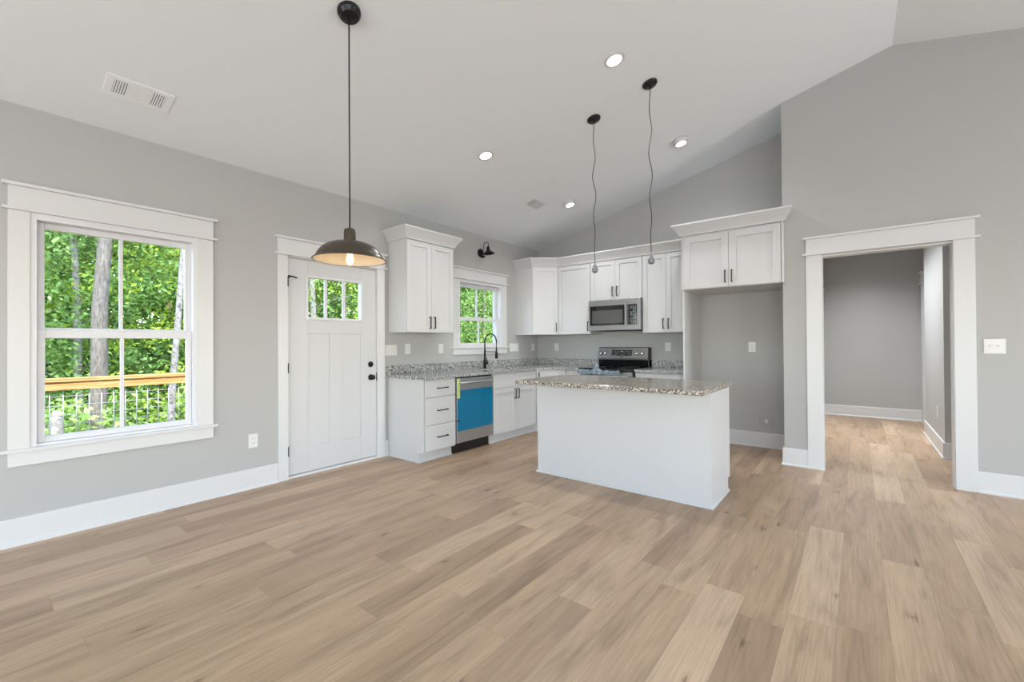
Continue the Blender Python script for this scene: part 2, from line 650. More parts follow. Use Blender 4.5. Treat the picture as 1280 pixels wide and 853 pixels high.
base('baseboard_left', [(XW, YS), (XW, 1.768)])
base('baseboard_left_corner', [(XW, 2.926), (XW, 2.965)])
base('baseboard_back', [(-1.585, YB), (XC - .001, YB)])
base('baseboard_right_near_recess', [(XC, YR + .1), (XC, YR), (-.397, YR)])
base('baseboard_right', [(.772, YR), (XE, YR)])
base('baseboard_rear', [(XE, YS), (XW, YS)])
base('baseboard_side', [(XE, YR), (XE, YS)])
base('baseboard_hall_end', [(-.49, 9.3), (.80, 9.3)], )
base('baseboard_hall_right', [(2.6, 8.17), (.72, 8.17), (.72, 6.50), (2.6, 6.50)])
base('baseboard_hall_left', [(-.49, 5.36), (-.49, 8.75)])


# ------------------------------------------------------------------ windows, doors and their casings
def craftsman_header(mb, x0, x1, z0, z1, d=.02, over=.026):
    """board on top of side casings with a thin band below and a cap above (local: front at -y)"""
    mb.box(x0 - over, x1 + over, -d - .022, 0, z0, z0 + .018)
    mb.box(x0, x1, -d - .004, 0, z0 + .018, z1 - .020)
    mb.box(x0 - over, x1 + over, -d - .026, 0, z1 - .020, z1)


def window(n, y0, w, label, ci0, ci1, zs, zh, ztop, zap, gz):
    """double-hung window. local x runs along the wall, room side at -y"""
    t = thing('window_%d' % n, label, 'window', (XW, y0, 0), PI / 2, kind='structure')
    ow0, ow1 = ci0 - .095, ci1 + .107
    m = MB()
    m.box(ow0, ci0, -.018, 0, zs, zh)
    m.box(ci1, ow1, -.018, 0, zs, zh)
    craftsman_header(m, ow0, ow1, zh, ztop)
    m.build('casing', 'trim', t, .0015)
    m = MB()
    m.box(ow0 - .028, ow1 + .028, -.036, 0, zs - .020, zs)
    m.build('stool', 'trim', t, .002)
    MB().box(ow0, ow1, -.02, 0, zap, zs - .020).build('apron', 'trim', t, .0015)
    # vinyl frame
    f0, f1, fz0, fz1 = ci0 + .022, ci1 - .022, zs + .012, zh - .036
    m = MB()
    m.box(ci0 + .0201, f0 + .008, 0, .15, zs, zh); m.box(f1 - .008, ci1 - .0201, 0, .15, zs, zh)
    m.box(f0 + .008, f1 - .008, 0, .15, fz1 - .004, zh - .0201); m.box(f0 + .008, f1 - .008, .0, .15, zs, fz0 + .004)
    m.box(ci0, ci0 + .03, -.010, -.0002, zs, zh); m.box(ci1 - .03, ci1, -.010, -.0002, zs, zh); m.box(ci0 + .03, ci1 - .03, -.010, -.0002, zh - .041, zh)
    m.box(f0 + .008, f0 + .02, .055, .13, fz0 + .004, fz1 - .004)
    m.box(f1 - .02, f1 - .008, .055, .13, fz0 + .004, fz1 - .004)
    m.build('window_frame', 'vinyl', t, .001)
    g0, g1, gb, gm0, gm1, gt = gz
    mid = (g0 + g1) / 2
    # lower sash (room side)
    for nm, za, zb, yy, zt0, zt1 in (('lower_sash', gb, gm0, .03, fz0 + .0045, (gm0 + gm1) / 2 + .02),
                                     ('upper_sash', gm1, gt, .068, (gm0 + gm1) / 2 - .02, fz1 - .0045)):
        xa, xb = f0 + .009, f1 - .009
        m = MB()
        m.box(xa, g0, yy, yy + .034, zt0, zt1); m.box(g1, xb, yy, yy + .034, zt0, zt1)
        m.box(g0, g1, yy, yy + .034, zt0, za); m.box(g0, g1, yy, yy + .034, zb, zt1)
        s = m.build(nm, 'vinyl', t, .003)
        MB().box(mid - .011, mid + .011, yy + .008, yy + .028, za, zb).build('muntin', 'vinyl', s, .002)
        MB().box(g0 - .004, g1 + .004, yy + .016, yy + .020, za - .004, zb + .004).build('pane', 'glass', s)
        if nm == 'lower_sash':
            MB().box(mid - .03, mid + .03, yy - .006, yy + .002, zt1 - .004, zt1 + .012).build('sash_lock', 'vinyl', s, .002)
    return t


window(1, 0, 0, 'large white double-hung window looking onto the deck rail', .242, 1.151, .612, 2.132, 2.306, .502,
       (.312, 1.085, .668, 1.318, 1.388, 2.050))
window(2, 0, 0, 'smaller white double-hung window above the kitchen faucet', 4.082, 4.990, 1.222, 2.142, 2.300, 1.118,
       (4.155, 4.915, 1.275, 1.588, 1.636, 2.052))

# entry door
t = thing('door_1', 'white panelled entry door with three small panes and black knob', 'door', (XW, 0, 0), PI / 2, kind='structure')
m = MB()
m.box(1.770, 1.862, -.018, 0, 0, 2.105); m.box(2.828, 2.924, -.018, 0, 0, 2.105)
craftsman_header(m, 1.770, 2.924, 2.105, 2.278)
m.build('casing', 'trim', t, .0015)
m = MB()
m.box(1.8401, 1.864, 0, .16, 0, 2.1149); m.box(2.826, 2.8399, 0, .16, 0, 2.1149); m.box(1.864, 2.826, 0, .16, 2.094, 2.1149)
m.box(1.864, 1.874, .052, .07, 0, 2.094); m.box(2.816, 2.826, .052, .07, 0, 2.094)
m.build('door_frame', 'trim', t, .001)
MB().box(1.864, 2.826, -.01, .15, 0, .024).build('threshold', 'trim', t, .004)
m = MB()
sx0, sx1, sz0, sz1 = 1.868, 2.822, .032, 2.090
# slab as a frame of stiles and rails around glass and two recessed panels
m.box(sx0, 2.058, .006, .050, sz0, sz1); m.box(2.632, sx1, .006, .050, sz0, sz1)
m.box(2.058, 2.632, .006, .050, 1.925, sz1); m.box(2.058, 2.632, .006, .050, 1.372, 1.530)
m.box(2.278, 2.412, .006, .050, .275, 1.372); m.box(2.058, 2.632, .006, .050, sz0, .275)
m.box(2.058, 2.278, .014, .042, .275, 1.372); m.box(2.412, 2.632, .014, .042, .275, 1.372)
slab = m.build('door_slab', 'door', t, .002)
m = MB()
for a, b, c, d in ((2.036, 2.654, 1.922, 1.944), (2.036, 2.654, 1.510, 1.534), (2.036, 2.060, 1.534, 1.922), (2.630, 2.654, 1.534, 1.922)):
    m.box(a, b, -.004, .052, c, d)
for xx in (2.246, 2.443):
    m.box(xx - .014, xx + .014, .012, .034, 1.534, 1.922)
lf = m.build('glass_frame', 'vinyl', t, .002)
for a, b in ((2.060, 2.232), (2.260, 2.429), (2.457, 2.630)):
    MB().box(a, b, .024, .028, 1.534, 1.922).build('pane', 'glass', lf)
m = MB(); m.m = Matrix.Translation((2.752, .006, .903)) @ Matrix.Rotation(PI / 2, 4, 'X')
m.lathe([(0, .062), (.018, .060), (.027, .050), (.028, .040), (.020, .030), (.011, .024), (.011, .008), (.032, .007), (.032, 0), (0, 0)], seg=24)
m.build('door_knob', 'black', t)
m = MB(); m.m = Matrix.Translation((2.752, .006, 1.045)) @ Matrix.Rotation(PI / 2, 4, 'X')
m.lathe([(0, .014), (.024, .013), (.031, .006), (.032, 0), (0, 0)], seg=24)
m.box(-.005, .005, -.014, .014, .012, .026)
m.build('deadbolt', 'black', t)
MB().box(2.8215, 2.8265, -.0015, .03, .86, .95).build('strike_plate', 'black', t)
for zc in (1.86, 1.045, .262):
    m = MB()
    m.tube([(1.866, -.004, zc - .05), (1.866, -.004, zc + .05)], .006, 8)
    m.box(1.856, 1.864, -.0195, .002, zc - .045, zc + .045)
    m.build('hinge', 'black', t)
m = MB()
m.box(1.860, 1.900, -.030, -.020, 1.904, 1.916)
m.tube([(1.90, -.025, 1.91), (1.93, -.05, 1.895)], .007, 8)
m.box(1.862, 1.870, -.03, -.002, 1.895, 1.918)
m.build('door_stop', 'black', t)

# cased opening to the hall
t = thing('trim_1', 'wide white casing around the opening to the hall', 'trim', (0, YR, 0), 0, kind='structure')
m = MB()
ja, jb_ = OP[0], OP[1]
m.box(-.397, ja + .006, -.02, 0, 0, 2.118); m.box(jb_ - .006, .772, -.02, 0, 0, 2.118)
craftsman_header(m, -.397, .772, 2.118, 2.300, .02, .028)
m.build('casing', 'trim', t, .0015)
m = MB()
m.box(ja, ja + .012, .0001, .125, 0, 2.11); m.box(jb_ - .012, jb_, .0001, .125, 0, 2.11)
m.box(ja + .012, jb_ - .012, .0001, .125, 2.098, 2.1099)
m.build('jamb', 'trim', t, .001)
MB().sweep([(-.397, -.02), (ja + .006, -.02), (ja + .006, 0)], [(0, 0), (.01, 0), (.01, .012), (0, .016)]).build('shoe_moulding', 'trim', t)
# casings of two hall doors
t = thing('trim_2', 'white door casing at the far right of the hall', 'trim', (.80, 9.2, 0), -PI / 2, kind='structure')
m = MB(); m.box(0, .2, -.03, 0, 0, 2.14); craftsman_header(m, -.08, .21, 2.14, 2.32, .03, .02)
m.build('casing', 'trim', t, .001)
t = thing('trim_3', 'white door casing at the far left of the hall', 'trim', (-.49, 8.76, 0), PI / 2, kind='structure')
m = MB(); m.box(0, .12, -.03, 0, 0, 2.14); craftsman_header(m, -.02, .36, 2.14, 2.32, .03, .03)
m.build('casing', 'trim', t, .001)

# rear and side windows of the great room (unseen, built to carry the fill light)
k = 3
for (loc, rz, lab) in (((-1.9, YS, 0), PI, 'unseen wide rear window on the left'), ((2.3, YS, 0), PI, 'unseen wide rear window on the right'), ((XE, -1.6, 0), -PI / 2, 'unseen wide side window')):  # room windows the photo does not show
    t = thing('window_%d' % k, lab, 'window', loc, rz, kind='structure')
    m = MB()
    for a, b in ((-1.4, -1.3), (1.3, 1.4)):
        m.box(a, b, -.02, 0, .4, 2.3)
    m.box(-1.4, 1.4, -.02, 0, 2.3, 2.42); m.box(-1.43, 1.43, -.03, 0, .36, .4); m.box(-1.4, 1.4, -.02, 0, .26, .36)
    m.build('casing', 'trim', t)
    m = MB()
    for a in (-1.3, -.04, 1.22):
        m.box(a, a + .08, .08, .13, .4, 2.3)
    m.box(-1.22, 1.22, .08, .13, .4, .48); m.box(-1.22, 1.22, .08, .13, 2.22, 2.3)
    m.build('window_frame', 'vinyl', t)
    k += 1


# ------------------------------------------------------------------ cabinets (local x along the wall, back at y=0, front towards -y)
def pull(parent, x, z, y, vertical=True, L=.135):
    m = MB()
    h = L / 2
    if vertical:
        m.box(x - .005, x + .005, y - .034, y - .024, z - h, z + h)
        m.box(x - .005, x + .005, y - .024, y, z - h, z - h + .01); m.box(x - .005, x + .005, y - .024, y, z + h - .01, z + h)
    else:
        m.box(x - h, x + h, y - .034, y - .024, z - .005, z + .005)
        m.box(x - h, x - h + .01, y - .024, y, z - .005, z + .005); m.box(x + h - .01, x + h, y - .024, y, z - .005, z + .005)
    return m.build('handle', 'black', parent, .0012)


def shaker(parent, x0, x1, z0, z1, d, handle=None, name='door', fr=.062, mt='cab'):
    """shaker front with its face at y=-d-.02"""
    y0, y1 = -d - .02, -d - .001
    m = MB()
    m.box(x0, x0 + fr, y0, y1, z0, z1); m.box(x1 - fr, x1, y0, y1, z0, z1)
    m.box(x0 + fr, x1 - fr, y0, y1, z0, z0 + fr); m.box(x0 + fr, x1 - fr, y0, y1, z1 - fr, z1)
    m.box(x0 + fr, x1 - fr, y0 + .012, y1, z0 + fr, z1 - fr)
    o = m.build(name, mt, parent, .0012)
    if handle:
        pull(o, handle[0], handle[1], y0, *handle[2:])
    return o


def slabf(parent, x0, x1, z0, z1, d, handle=None, name='drawer'):
    o = MB().box(x0, x1, -d - .02, -d - .001, z0, z1).build(name, 'cab', parent, .002)
    if handle:
        pull(o, handle[0], handle[1], -d - .02, *handle[2:])
    return o


ZC = 2.440
CROWN = [(0, ZC - .012), (.012, ZC - .012), (.016, ZC + .004), (.030, ZC + .030), (.056, ZC + .066), (.076, ZC + .092), (.082, ZC + .098), (.082, ZC + .116), (0, ZC + .116)]
ZU = 1.395
UD = .312     # carcass depth of the wall cabinets, doors add .02

t = thing('wall_cabinet', 'white two-door wall cabinet hanging alone between the door and small window', 'cabinet', (XW, 2.985, ZU), PI / 2)
dz = -ZU
MB().box(0, .705, -UD, -.001, 0, ZC - ZU).build('body', 'cab', t, .001)
shaker(t, .004, .351, .004, ZC - ZU - .016, UD, (.351 - .032, .115))
shaker(t, .354, .701, .004, ZC - ZU - .016, UD, (.354 + .032, .115))
m = MB(); m.sweep([(.0, -.001), (0, -UD - .02), (.705, -UD - .02), (.705, -.001)], [(o, z + dz) for o, z in CROWN])
m.build('crown_moulding', 'cab', t)


def crown(parent, path, dz_, top_shift=0):
    m = MB()
    m.sweep(path, [(o, z + dz_ + top_shift) for o, z in CROWN])
    return m.build('crown_moulding', 'cab', parent)


# corner cabinet with its angled face
t = thing('corner_wall_cabinet', 'white corner wall cabinet with one angled door', 'cabinet', (XW, YB, ZU))
H_ = ZC - ZU
m = MB()
A = (.318, -.612); B = (.612, -.318)
m.prism([(.001, -.001), (.001, -.612), (A[0], A[1]), (B[0], B[1]), (.612, -.001)], 0, H_)
m.build('body', 'cab', t, .001)
m = MB()
m.sweep([(.001, -.6121), (A[0] + .008, -.6121), (.612, -UD - .026)], [(o, z + dz) for o, z in CROWN])
m.build('crown_moulding', 'cab', t)
fr_ = thing('dummy', None, None, (0, 0, 0))
LW = math.hypot(B[0] - A[0], B[1] - A[1])
# the angled door, built in its own frame turned 45 degrees
dm = MB(); dm.m = Matrix.Translation((A[0], A[1], 0)) @ Matrix.Rotation(PI / 4, 4, 'Z')
x0, x1, z0, z1, f = .012, LW - .012, .004, H_ - .016, .062
dm.box(x0, x0 + f, -.02, -.001, z0, z1); dm.box(x1 - f, x1, -.02, -.001, z0, z1)
dm.box(x0 + f, x1 - f, -.02, -.001, z0, z0 + f); dm.box(x0 + f, x1 - f, -.02, -.001, z1 - f, z1)
dm.box(x0 + f, x1 - f, -.011, -.001, z0 + f, z1 - f)
do = dm.build('door', 'cab', t, .0012)
hm = MB(); hm.m = Matrix.Translation((A[0], A[1], 0)) @ Matrix.Rotation(PI / 4, 4, 'Z')
xh, zh_ = x1 - .032, .115
hm.box(xh - .005, xh + .005, -.054, -.044, zh_ - .067, zh_ + .067); hm.box(xh - .005, xh + .005, -.044, -.02, zh_ - .067, zh_ - .057); hm.box(xh - .005, xh + .005, -.044, -.02, zh_ + .057, zh_ + .067)
hm.build('handle', 'black', do)
bpy.data.objects.remove(fr_)


def wall_cab(label, x0, x1, z0, doors, cap=True):
    t = thing('wall_cabinet', label, 'cabinet', (x0, YB, z0))
    wd = x1 - x0
    MB().box(.0005, wd - .0005, -UD, -.001, 0, ZC - z0).build('body', 'cab', t, .001)
    n = len(doors)
    for i, hx in enumerate(doors):
        a = .003 + i * (wd - .003) / n
        b = (i + 1) * (wd - .003) / n
        h = (b - .032, .115) if hx == 'r' else (a + .032, .115)
        shaker(t, a, b, .004, ZC - z0 - .016, UD, h)
    m = MB()
    m.sweep([(0, -UD - .02), (wd, -UD - .02)], [(o, z - z0) for o, z in CROWN])
    m.build('crown_moulding', 'cab', t)
    return t


wall_cab('white single-door wall cabinet left of the microwave', -3.572, -3.020, ZU, ['r'])
wall_cab('short white two-door cabinet right above the microwave', -3.018, -2.245, 1.868, ['r', 'l'])
wall_cab('tall white two-door wall cabinet right of the microwave', -2.243, -1.612, ZU, ['r', 'l'])

# fridge surround: tall side panel and deep cabinet over the recess
tp = MB().box(0, .019, -.69, -.001, 0, 1.872).build('fridge_side_panel', 'cab', None, .001, (-1.609, YB, 0))
tag(tp, 'tall white side panel standing left of the empty fridge recess', 'panel')
t = thing('fridge_cabinet', 'deep white two-door cabinet bridging the empty fridge recess', 'cabinet', (-1.609, YB, 1.872))
FD = .735
wd = XC + 1.609 + .0
MB().box(0, wd - .004, -FD, -.001, 0, .625).build('body', 'cab', t, .001)
MB().box(wd - .0035, wd + .018, -FD - .02, -(YB - YR) - .001, .0, .640).build('filler_strip', 'cab', t, .001)
half = (wd - .03) / 2
shaker(t, .030, .030 + half - .010, .006, .612, FD, (.030 + half - .010 - .032, .115), fr=.075)
shaker(t, .030 + half - .007, wd - .010, .006, .612, FD, (.030 + half - .007 + .032, .115), fr=.075)
m = MB()
cz = ZC - .612 + 1.872 - 1.872
m.sweep([(0, -UD - .11), (0, -FD - .02), (wd + .018, -FD - .02), (wd + .018, -(YB - YR) - .001)], [(o, z - ZC + .640) for o, z in CROWN])
m.build('crown_moulding', 'cab', t)

# ---- base cabinets
ZT = .885       # underside of the counters
BD = .590       # carcass depth, doors add .02


def base_body(t, wd, toe=.055, left_panel=False, right_panel=False):
    m = MB()
    a = .018 if left_panel else 0
    b = wd - .018 if right_panel else wd
    m.box(a, b, -BD, -.001, .105, ZT)
    m.box(a, b, -BD + toe, -.001, 0, .105)
    m.build('body', 'cab', t, .001)


t = thing('base_cabinet', 'white base cabinet with three drawers at the left end of the counter', 'cabinet', (XW, 2.975, 0), PI / 2)
base_body(t, .470, left_panel=True)
m = MB(); m.prism([(-.001, 0), (-BD + .055, 0), (-BD + .055, .105), (-BD - .012, .105), (-BD - .012, ZT), (-.001, ZT)], 0, .018, 'x')
m.build('end_panel', 'cab', t, .001)
MB().sweep([(0, -.03), (0, -BD + .055), (.47, -BD + .055)], [(0, 0), (.012, 0), (.012, .010), (.004, .02), (0, .02)]).build('shoe_moulding', 'cab', t)
for a, b in ((.692, .877), (.392, .686), (.118, .386)):
    slabf(t, .030, .466, a, b, BD, (.262, (a + b) / 2 + (.004 if b < .8 else 0), False, .15))

t = thing('sink_base_cabinet', 'white sink base cabinet with two doors beside the dishwasher', 'cabinet', (XW, 4.090, 0), PI / 2)
base_body(t, .935)
slabf(t, .006, .466, .692, .877, BD, None, 'false_drawer_front'); slabf(t, .469, .929, .692, .877, BD, None, 'false_drawer_front')
shaker(t, .006, .466, .118, .686, BD, (.466 - .032, .600)); shaker(t, .469, .929, .118, .686, BD, (.469 + .032, .600))
MB().sweep([(0, -BD + .055), (.935, -BD + .055)], [(0, 0), (.012, 0), (.012, .010), (.004, .02), (0, .02)]).build('shoe_moulding', 'cab', t)

t = thing('corner_base_cabinet', 'white corner base cabinet with an angled front between sink and range', 'cabinet', (XW, YB, 0))
A = (.592, -.913); B = (.913, -.592)
MB().prism([(.001, -.001), (.001, -.913), A, B, (.913, -.001)], .105, ZT).build('body', 'cab', t, .001)
MB().prism([(.001, -.001), (.001, -.913), (A[0] - .055, A[1]), (A[0] - .055, A[1] + .03), (B[0] - .03, B[1] + .055), (B[0], B[1] + .055), (.913, -.001)], 0, .105).build('toe_kick', 'cab', t)
LW = math.hypot(B[0] - A[0], B[1] - A[1])
m = MB(); m.m = Matrix.Translation((A[0], A[1], 0)) @ Matrix.Rotation(PI / 4, 4, 'Z')
x0, x1, z0, z1, f = .014, LW - .014, .118, .877, .062
m.box(x0, x0 + f, -.02, -.001, z0, z1); m.box(x1 - f, x1, -.02, -.001, z0, z1)
m.box(x0 + f, x1 - f, -.02, -.001, z0, z0 + f); m.box(x0 + f, x1 - f, -.02, -.001, z1 - f, z1); m.box(x0 + f, x1 - f, -.011, -.001, z0 + f, z1 - f)
do = m.build('door', 'cab', t, .0012)
m = MB(); m.m = Matrix.Translation((A[0], A[1], 0)) @ Matrix.Rotation(PI / 4, 4, 'Z')
m.box(.040, .052, -.054, -.044, .715, .850); m.box(.040, .052, -.044, -.02, .840, .850); m.box(.040, .052, -.044, -.02, .715, .725)
m.build('handle', 'black', do)

t = thing('base_cabinet', 'narrow white base cabinet squeezed between angled corner and range', 'cabinet', (-3.270, YB, 0))
base_body(t, .245)
slabf(t, .003, .242, .692, .877, BD, (.122, .785, False, .12)); shaker(t, .003, .242, .118, .686, BD, (.21, .600), fr=.05)
t = thing('base_cabinet', 'white base cabinet between the range and the fridge panel', 'cabinet', (-2.238, YB, 0))
base_body(t, .627)
slabf(t, .003, .624, .692, .877, BD, (.313, .785, False, .15)); shaker(t, .003, .312, .118, .686, BD, (.28, .600)); shaker(t, .315, .624, .118, .686, BD, (.347, .600))

# ---- counters
t = thing('countertop', 'long grey granite countertop turning the corner from sink to range', 'countertop', (XW, YB, ZT))
X0 = .001
yl = 2.948 - YB
sk0, sk1 = 4.20 - YB, 4.92 - YB     # sink cut-out along the wall
fx = .637
m = MB()
m.prism([(X0, yl), (fx, yl), (fx, sk0), (X0, sk0)], 0, .034)
m.prism([(X0, sk0), (.15, sk0), (.15, sk1), (X0, sk1)], 0, .034)
m.prism([(.56, sk0), (fx, sk0), (fx, sk1), (.56, sk1)], 0, .034)
m.prism([(X0, sk1), (fx, sk1), (fx, -.937), (.937, -fx), (1.158, -fx), (1.158, -.001), (X0, -.001)], 0, .034)
bmesh.ops.remove_doubles(m.bm, verts=m.bm.verts[:], dist=1e-5)
slab_ = m.build('slab', 'granite', t)
m = MB(); m.box(.001, .022, yl, -.001, .034, .136); m.box(.022, 1.158, -.022, -.001, .034, .136)
m.build('backsplash', 'granite', t, .001)
t = thing('countertop', 'short grey granite countertop between the range and fridge panel', 'countertop', (-2.238, YB, ZT))
MB().box(0, .628, -fx, -.001, 0, .034).build('slab', 'granite', t, .003)
MB().box(0, .628, -.022, -.001, .034, .136).build('backsplash', 'granite', t, .001)

# sink
t = thing('sink', 'stainless undermount sink set in the granite below the small window', 'sink', (XW + .355, 4.56, ZT - .20))
m = MB()
a, b, h = .200, .355, .199
m.box(-a, a, -b, b, 0, .006); m.box(-a, -a + .006, -b, b, .006, h); m.box(a - .006, a, -b, b, .006, h)
m.box(-a + .006, a - .006, -b, -b + .006, .006, h); m.box(-a + .006, a - .006, b - .006, b, .006, h)
m.build('basin', 'chrome', t, .002)
MB().lathe([(0, .0), (.045, .0), (.045, .004), (.03, .002), (0, .002)], (0, 0, .006)).build('drain', 'chrome', t)

# faucet with spring spout
t = thing('faucet', 'tall matte black spring faucet standing behind the sink', 'faucet', (XW + .105, 4.50, ZT + .034))
MB().lathe([(0, 0), (.028, 0), (.028, .008), (.022, .012), (.022, .115), (.015, .12), (.013, .26), (0, .262)], seg=20).build('stem', 'black', t)
m = MB()
pts = []
for i in range(29):
    u = i / 28
    if u < .3:
        pts.append((0, 0, .25 + u / .3 * .12))
    elif u < .85:
        q = (u - .3) / .55 * PI
        pts.append((.107 - .107 * math.cos(q), .0, .37 + .112 * math.sin(q)))
    else:
        pts.append((.214, 0, .37 - (u - .85) / .15 * .09))
m.tube(pts, .0065, 10)
for i in range(1, 120):
    u = i / 120 * 28
    k_ = min(int(u), 27); q = u - k_
    if u > 24.5: break
    p = Vector(pts[k_]).lerp(Vector(pts[k_ + 1]), q); d = (Vector(pts[k_ + 1]) - Vector(pts[k_])).normalized() * .0022
    m.tube([p - d, p + d], .0095, 8)
m.build('spring_spout', 'black', t)
MB().tube([(.214, 0, .285), (.214, 0, .235), (.214, 0, .232), (.214, 0, .145), (.214, 0, .14)], [.010, .012, .017, .021, .017], 16).build('spray_head', 'black', t)
MB().tube([(0, 0, .232), (.205, 0, .232)], .005, 8).build('support_arm', 'black', t)
m = MB(); m.tube([(.015, 0, .07), (.055, .0, .07)], .014, 12); m.tube([(.048, 0, .075), (.040, 0, .105), (.030, 0, .155)], [.008, .006, .005], 8)
m.build('lever', 'black', t)

# dishwasher
t = thing('dishwasher', 'stainless dishwasher with blue protective film between white base cabinets', 'dishwasher', (XW, 3.455, 0), PI / 2)
DWW = .622
MB().box(.004, DWW - .004, -.56, -.005, .11, .870).build('body', 'plastic_black', t)
MB().box(.004, DWW - .004, -.545, -.02, .002, .108).build('toe_panel', 'plastic_black', t, .003)
m = MB(); m.box(.004, DWW - .004, -.618, -.562, .128, .866)
m.build('door', 'steel', t, .003)
MB().box(.010, DWW - .010, -.60, -.561, .8665, .8825).build('control_edge', 'glossblack', t)
m = MB()
m.tube([(.03, -.652, .812), (DWW - .03, -.652, .812)], .011, 12)
m.box(.035, .060, -.65, -.618, .802, .822); m.box(DWW - .060, DWW - .035, -.65, -.618, .802, .822)
m.build('handle', 'steel', t, .001)
f_ = MB().box(.010, DWW - .008, -.6205, -.6182, .262, .730).build('protective_film', 'bluefilm', t)
f_['label'] = 'bright blue plastic film covering the middle of the door'
f_ = MB().box(.0, .048, -.6225, -.6206, .640, .868).build('energy_label', 'tag', t)
f_['label'] = 'yellow-green paper strip at the upper left corner'
MB().box(.004, .030, -.632, -.618, .375, .392).build('screw_tab', 'plastic_black', t)

# range
t = thing('range', 'stainless electric range with black glass cooktop against the back wall', 'range', (-3.016, YB, 0))
RWD = .770
m = MB(); m.box(.004, RWD - .004, -.63, -.012, .02, .900)
m.build('body', 'plastic_black', t, .002)
m = MB(); m.box(.0, RWD, -.690, -.075, .9005, .926)
m.build('cooktop', 'glossblack', t, .005)
for cx_, cy_, rr in ((.19, -.20, .075), (.57, -.20, .095), (.19, -.48, .105), (.57, -.48, .08)):
    MB().lathe([(rr, 0), (rr, .0006), (rr - .004, .0006), (rr - .004, 0)], (cx_, cy_, .9262), 40, True).build('burner_ring', 'steel_dark', t)
# oven door, drawer
m = MB(); m.box(.006, RWD - .006, -.665, -.631, .215, .885)
od = m.build('oven_door', 'steel_dark', t, .003)
MB().box(.10, RWD - .10, -.668, -.6651, .32, .70).build('oven_window', 'glossblack', od)
m = MB(); m.tube([(.05, -.715, .825), (RWD - .05, -.715, .825)], .012, 12); m.box(.06, .085, -.715, -.665, .817, .833); m.box(RWD - .085, RWD - .06, -.715, -.665, .817, .833)
m.build('oven_handle', 'steel', od)
MB().box(.006, RWD - .006, -.66, -.631, .045, .205).build('storage_drawer', 'steel', t, .003)
# back guard: black lower part, steel control panel leaning back
m = MB(); m.prism([(-.012, .9), (-.075, .9), (-.100, 1.020), (-.012, 1.020)], .0, RWD, 'x')
m.build('back_guard', 'glossblack', t, .002)
m = MB(); m.prism([(-.012, 1.0205), (-.118, 1.0205), (-.122, 1.045), (-.082, 1.190), (-.070, 1.200), (-.012, 1.200)], .004, RWD - .012, 'x')
cp_ = m.build('control_panel', 'steel_dark', t, .002)
MB().box(RWD - .0118, RWD, -.118, -.012, .93, 1.195).build('end_cap', 'plastic_black', t, .003)
tilt = math.atan2(.04, .145)
PM = Matrix.Translation((0, -.122, 1.045)) @ Matrix.Rotation(-tilt, 4, 'X')


def on_panel(name, mt, x0, x1, z0, z1, d0, d1, parent, bev=0):
    m = MB(); m.m = PM.copy(); m.box(x0, x1, -d1, -d0, z0, z1)
    return m.build(name, mt, parent, bev)


dsp = on_panel('display', 'glossblack', .215, .520, .035, .118, .0002, .0025, cp_)
m = MB(); m.m = PM.copy()
rnd_ = random.Random(4)
for r_ in range(4):
    for c_ in range(22):
        if 8 <= c_ <= 13 and r_ >= 2:
            continue
        if rnd_.random() < .7:
            m.box(.228 + c_ * .0128, .228 + c_ * .0128 + .007, -.0032, -.0026, .045 + r_ * .017, .045 + r_ * .017 + .005)
for i, xx in enumerate((.348, .360, .374, .386)):
    m.box(xx, xx + .007, -.0032, -.0026, .088, .104)
m.build('display_marks', 'display', dsp)
on_panel('logo_badge', 'plastic_black', .348, .392, .010, .020, .0002, .0012, cp_)
for xx in (.045, .115, RWD - .170, RWD - .090):
    m = MB(); m.m = PM @ Matrix.Translation((xx, -.0002, .068)) @ Matrix.Rotation(PI / 2, 4, 'X')
    m.lathe([(0, .030), (.018, .030), (.021, .024), (.022, .006), (.026, .004), (.026, 0), (0, 0)], seg=24)
    m.box(-.004, .004, -.021, .021, .030, .036)
    m.build('control_knob', 'chrome', t)

# crumpled protective film bunched along the front edge of the cooktop and hanging over it
rnd_ = random.Random(11)
m = MB()
NX, NY = 44, 9
grid = []
for j in range(NY):
    row = []
    v_ = j / (NY - 1)
    for i in range(NX):
        x = .005 + i / (NX - 1) * .62
        top = .898 + rnd_.gauss(0, .004) + .092 * math.exp(-((x - .29) / .038) ** 2) + .016 * math.exp(-((x - .10) / .05) ** 2)
        bot = .850 + rnd_.gauss(0, .008)
        row.append(m.v((x + rnd_.gauss(0, .004), -.712 - .018 * abs(math.sin(i * .9 + j)) - rnd_.random() * .008, top + (bot - top) * v_)))
    grid.append(row)
for j in range(NY - 1):
    for i in range(NX - 1):
        m.bm.faces.new([grid[j][i], grid[j][i + 1], grid[j + 1][i + 1], grid[j + 1][i]])
o = m.build('plastic_film', 'film', None, 0, (-3.016, YB, 0))
so = o.modifiers.new('thick', 'SOLIDIFY'); so.thickness = .0012; so.offset = 0
tag(o, 'crumpled pale blue plastic film draped over the front edge of the range', 'plastic film')

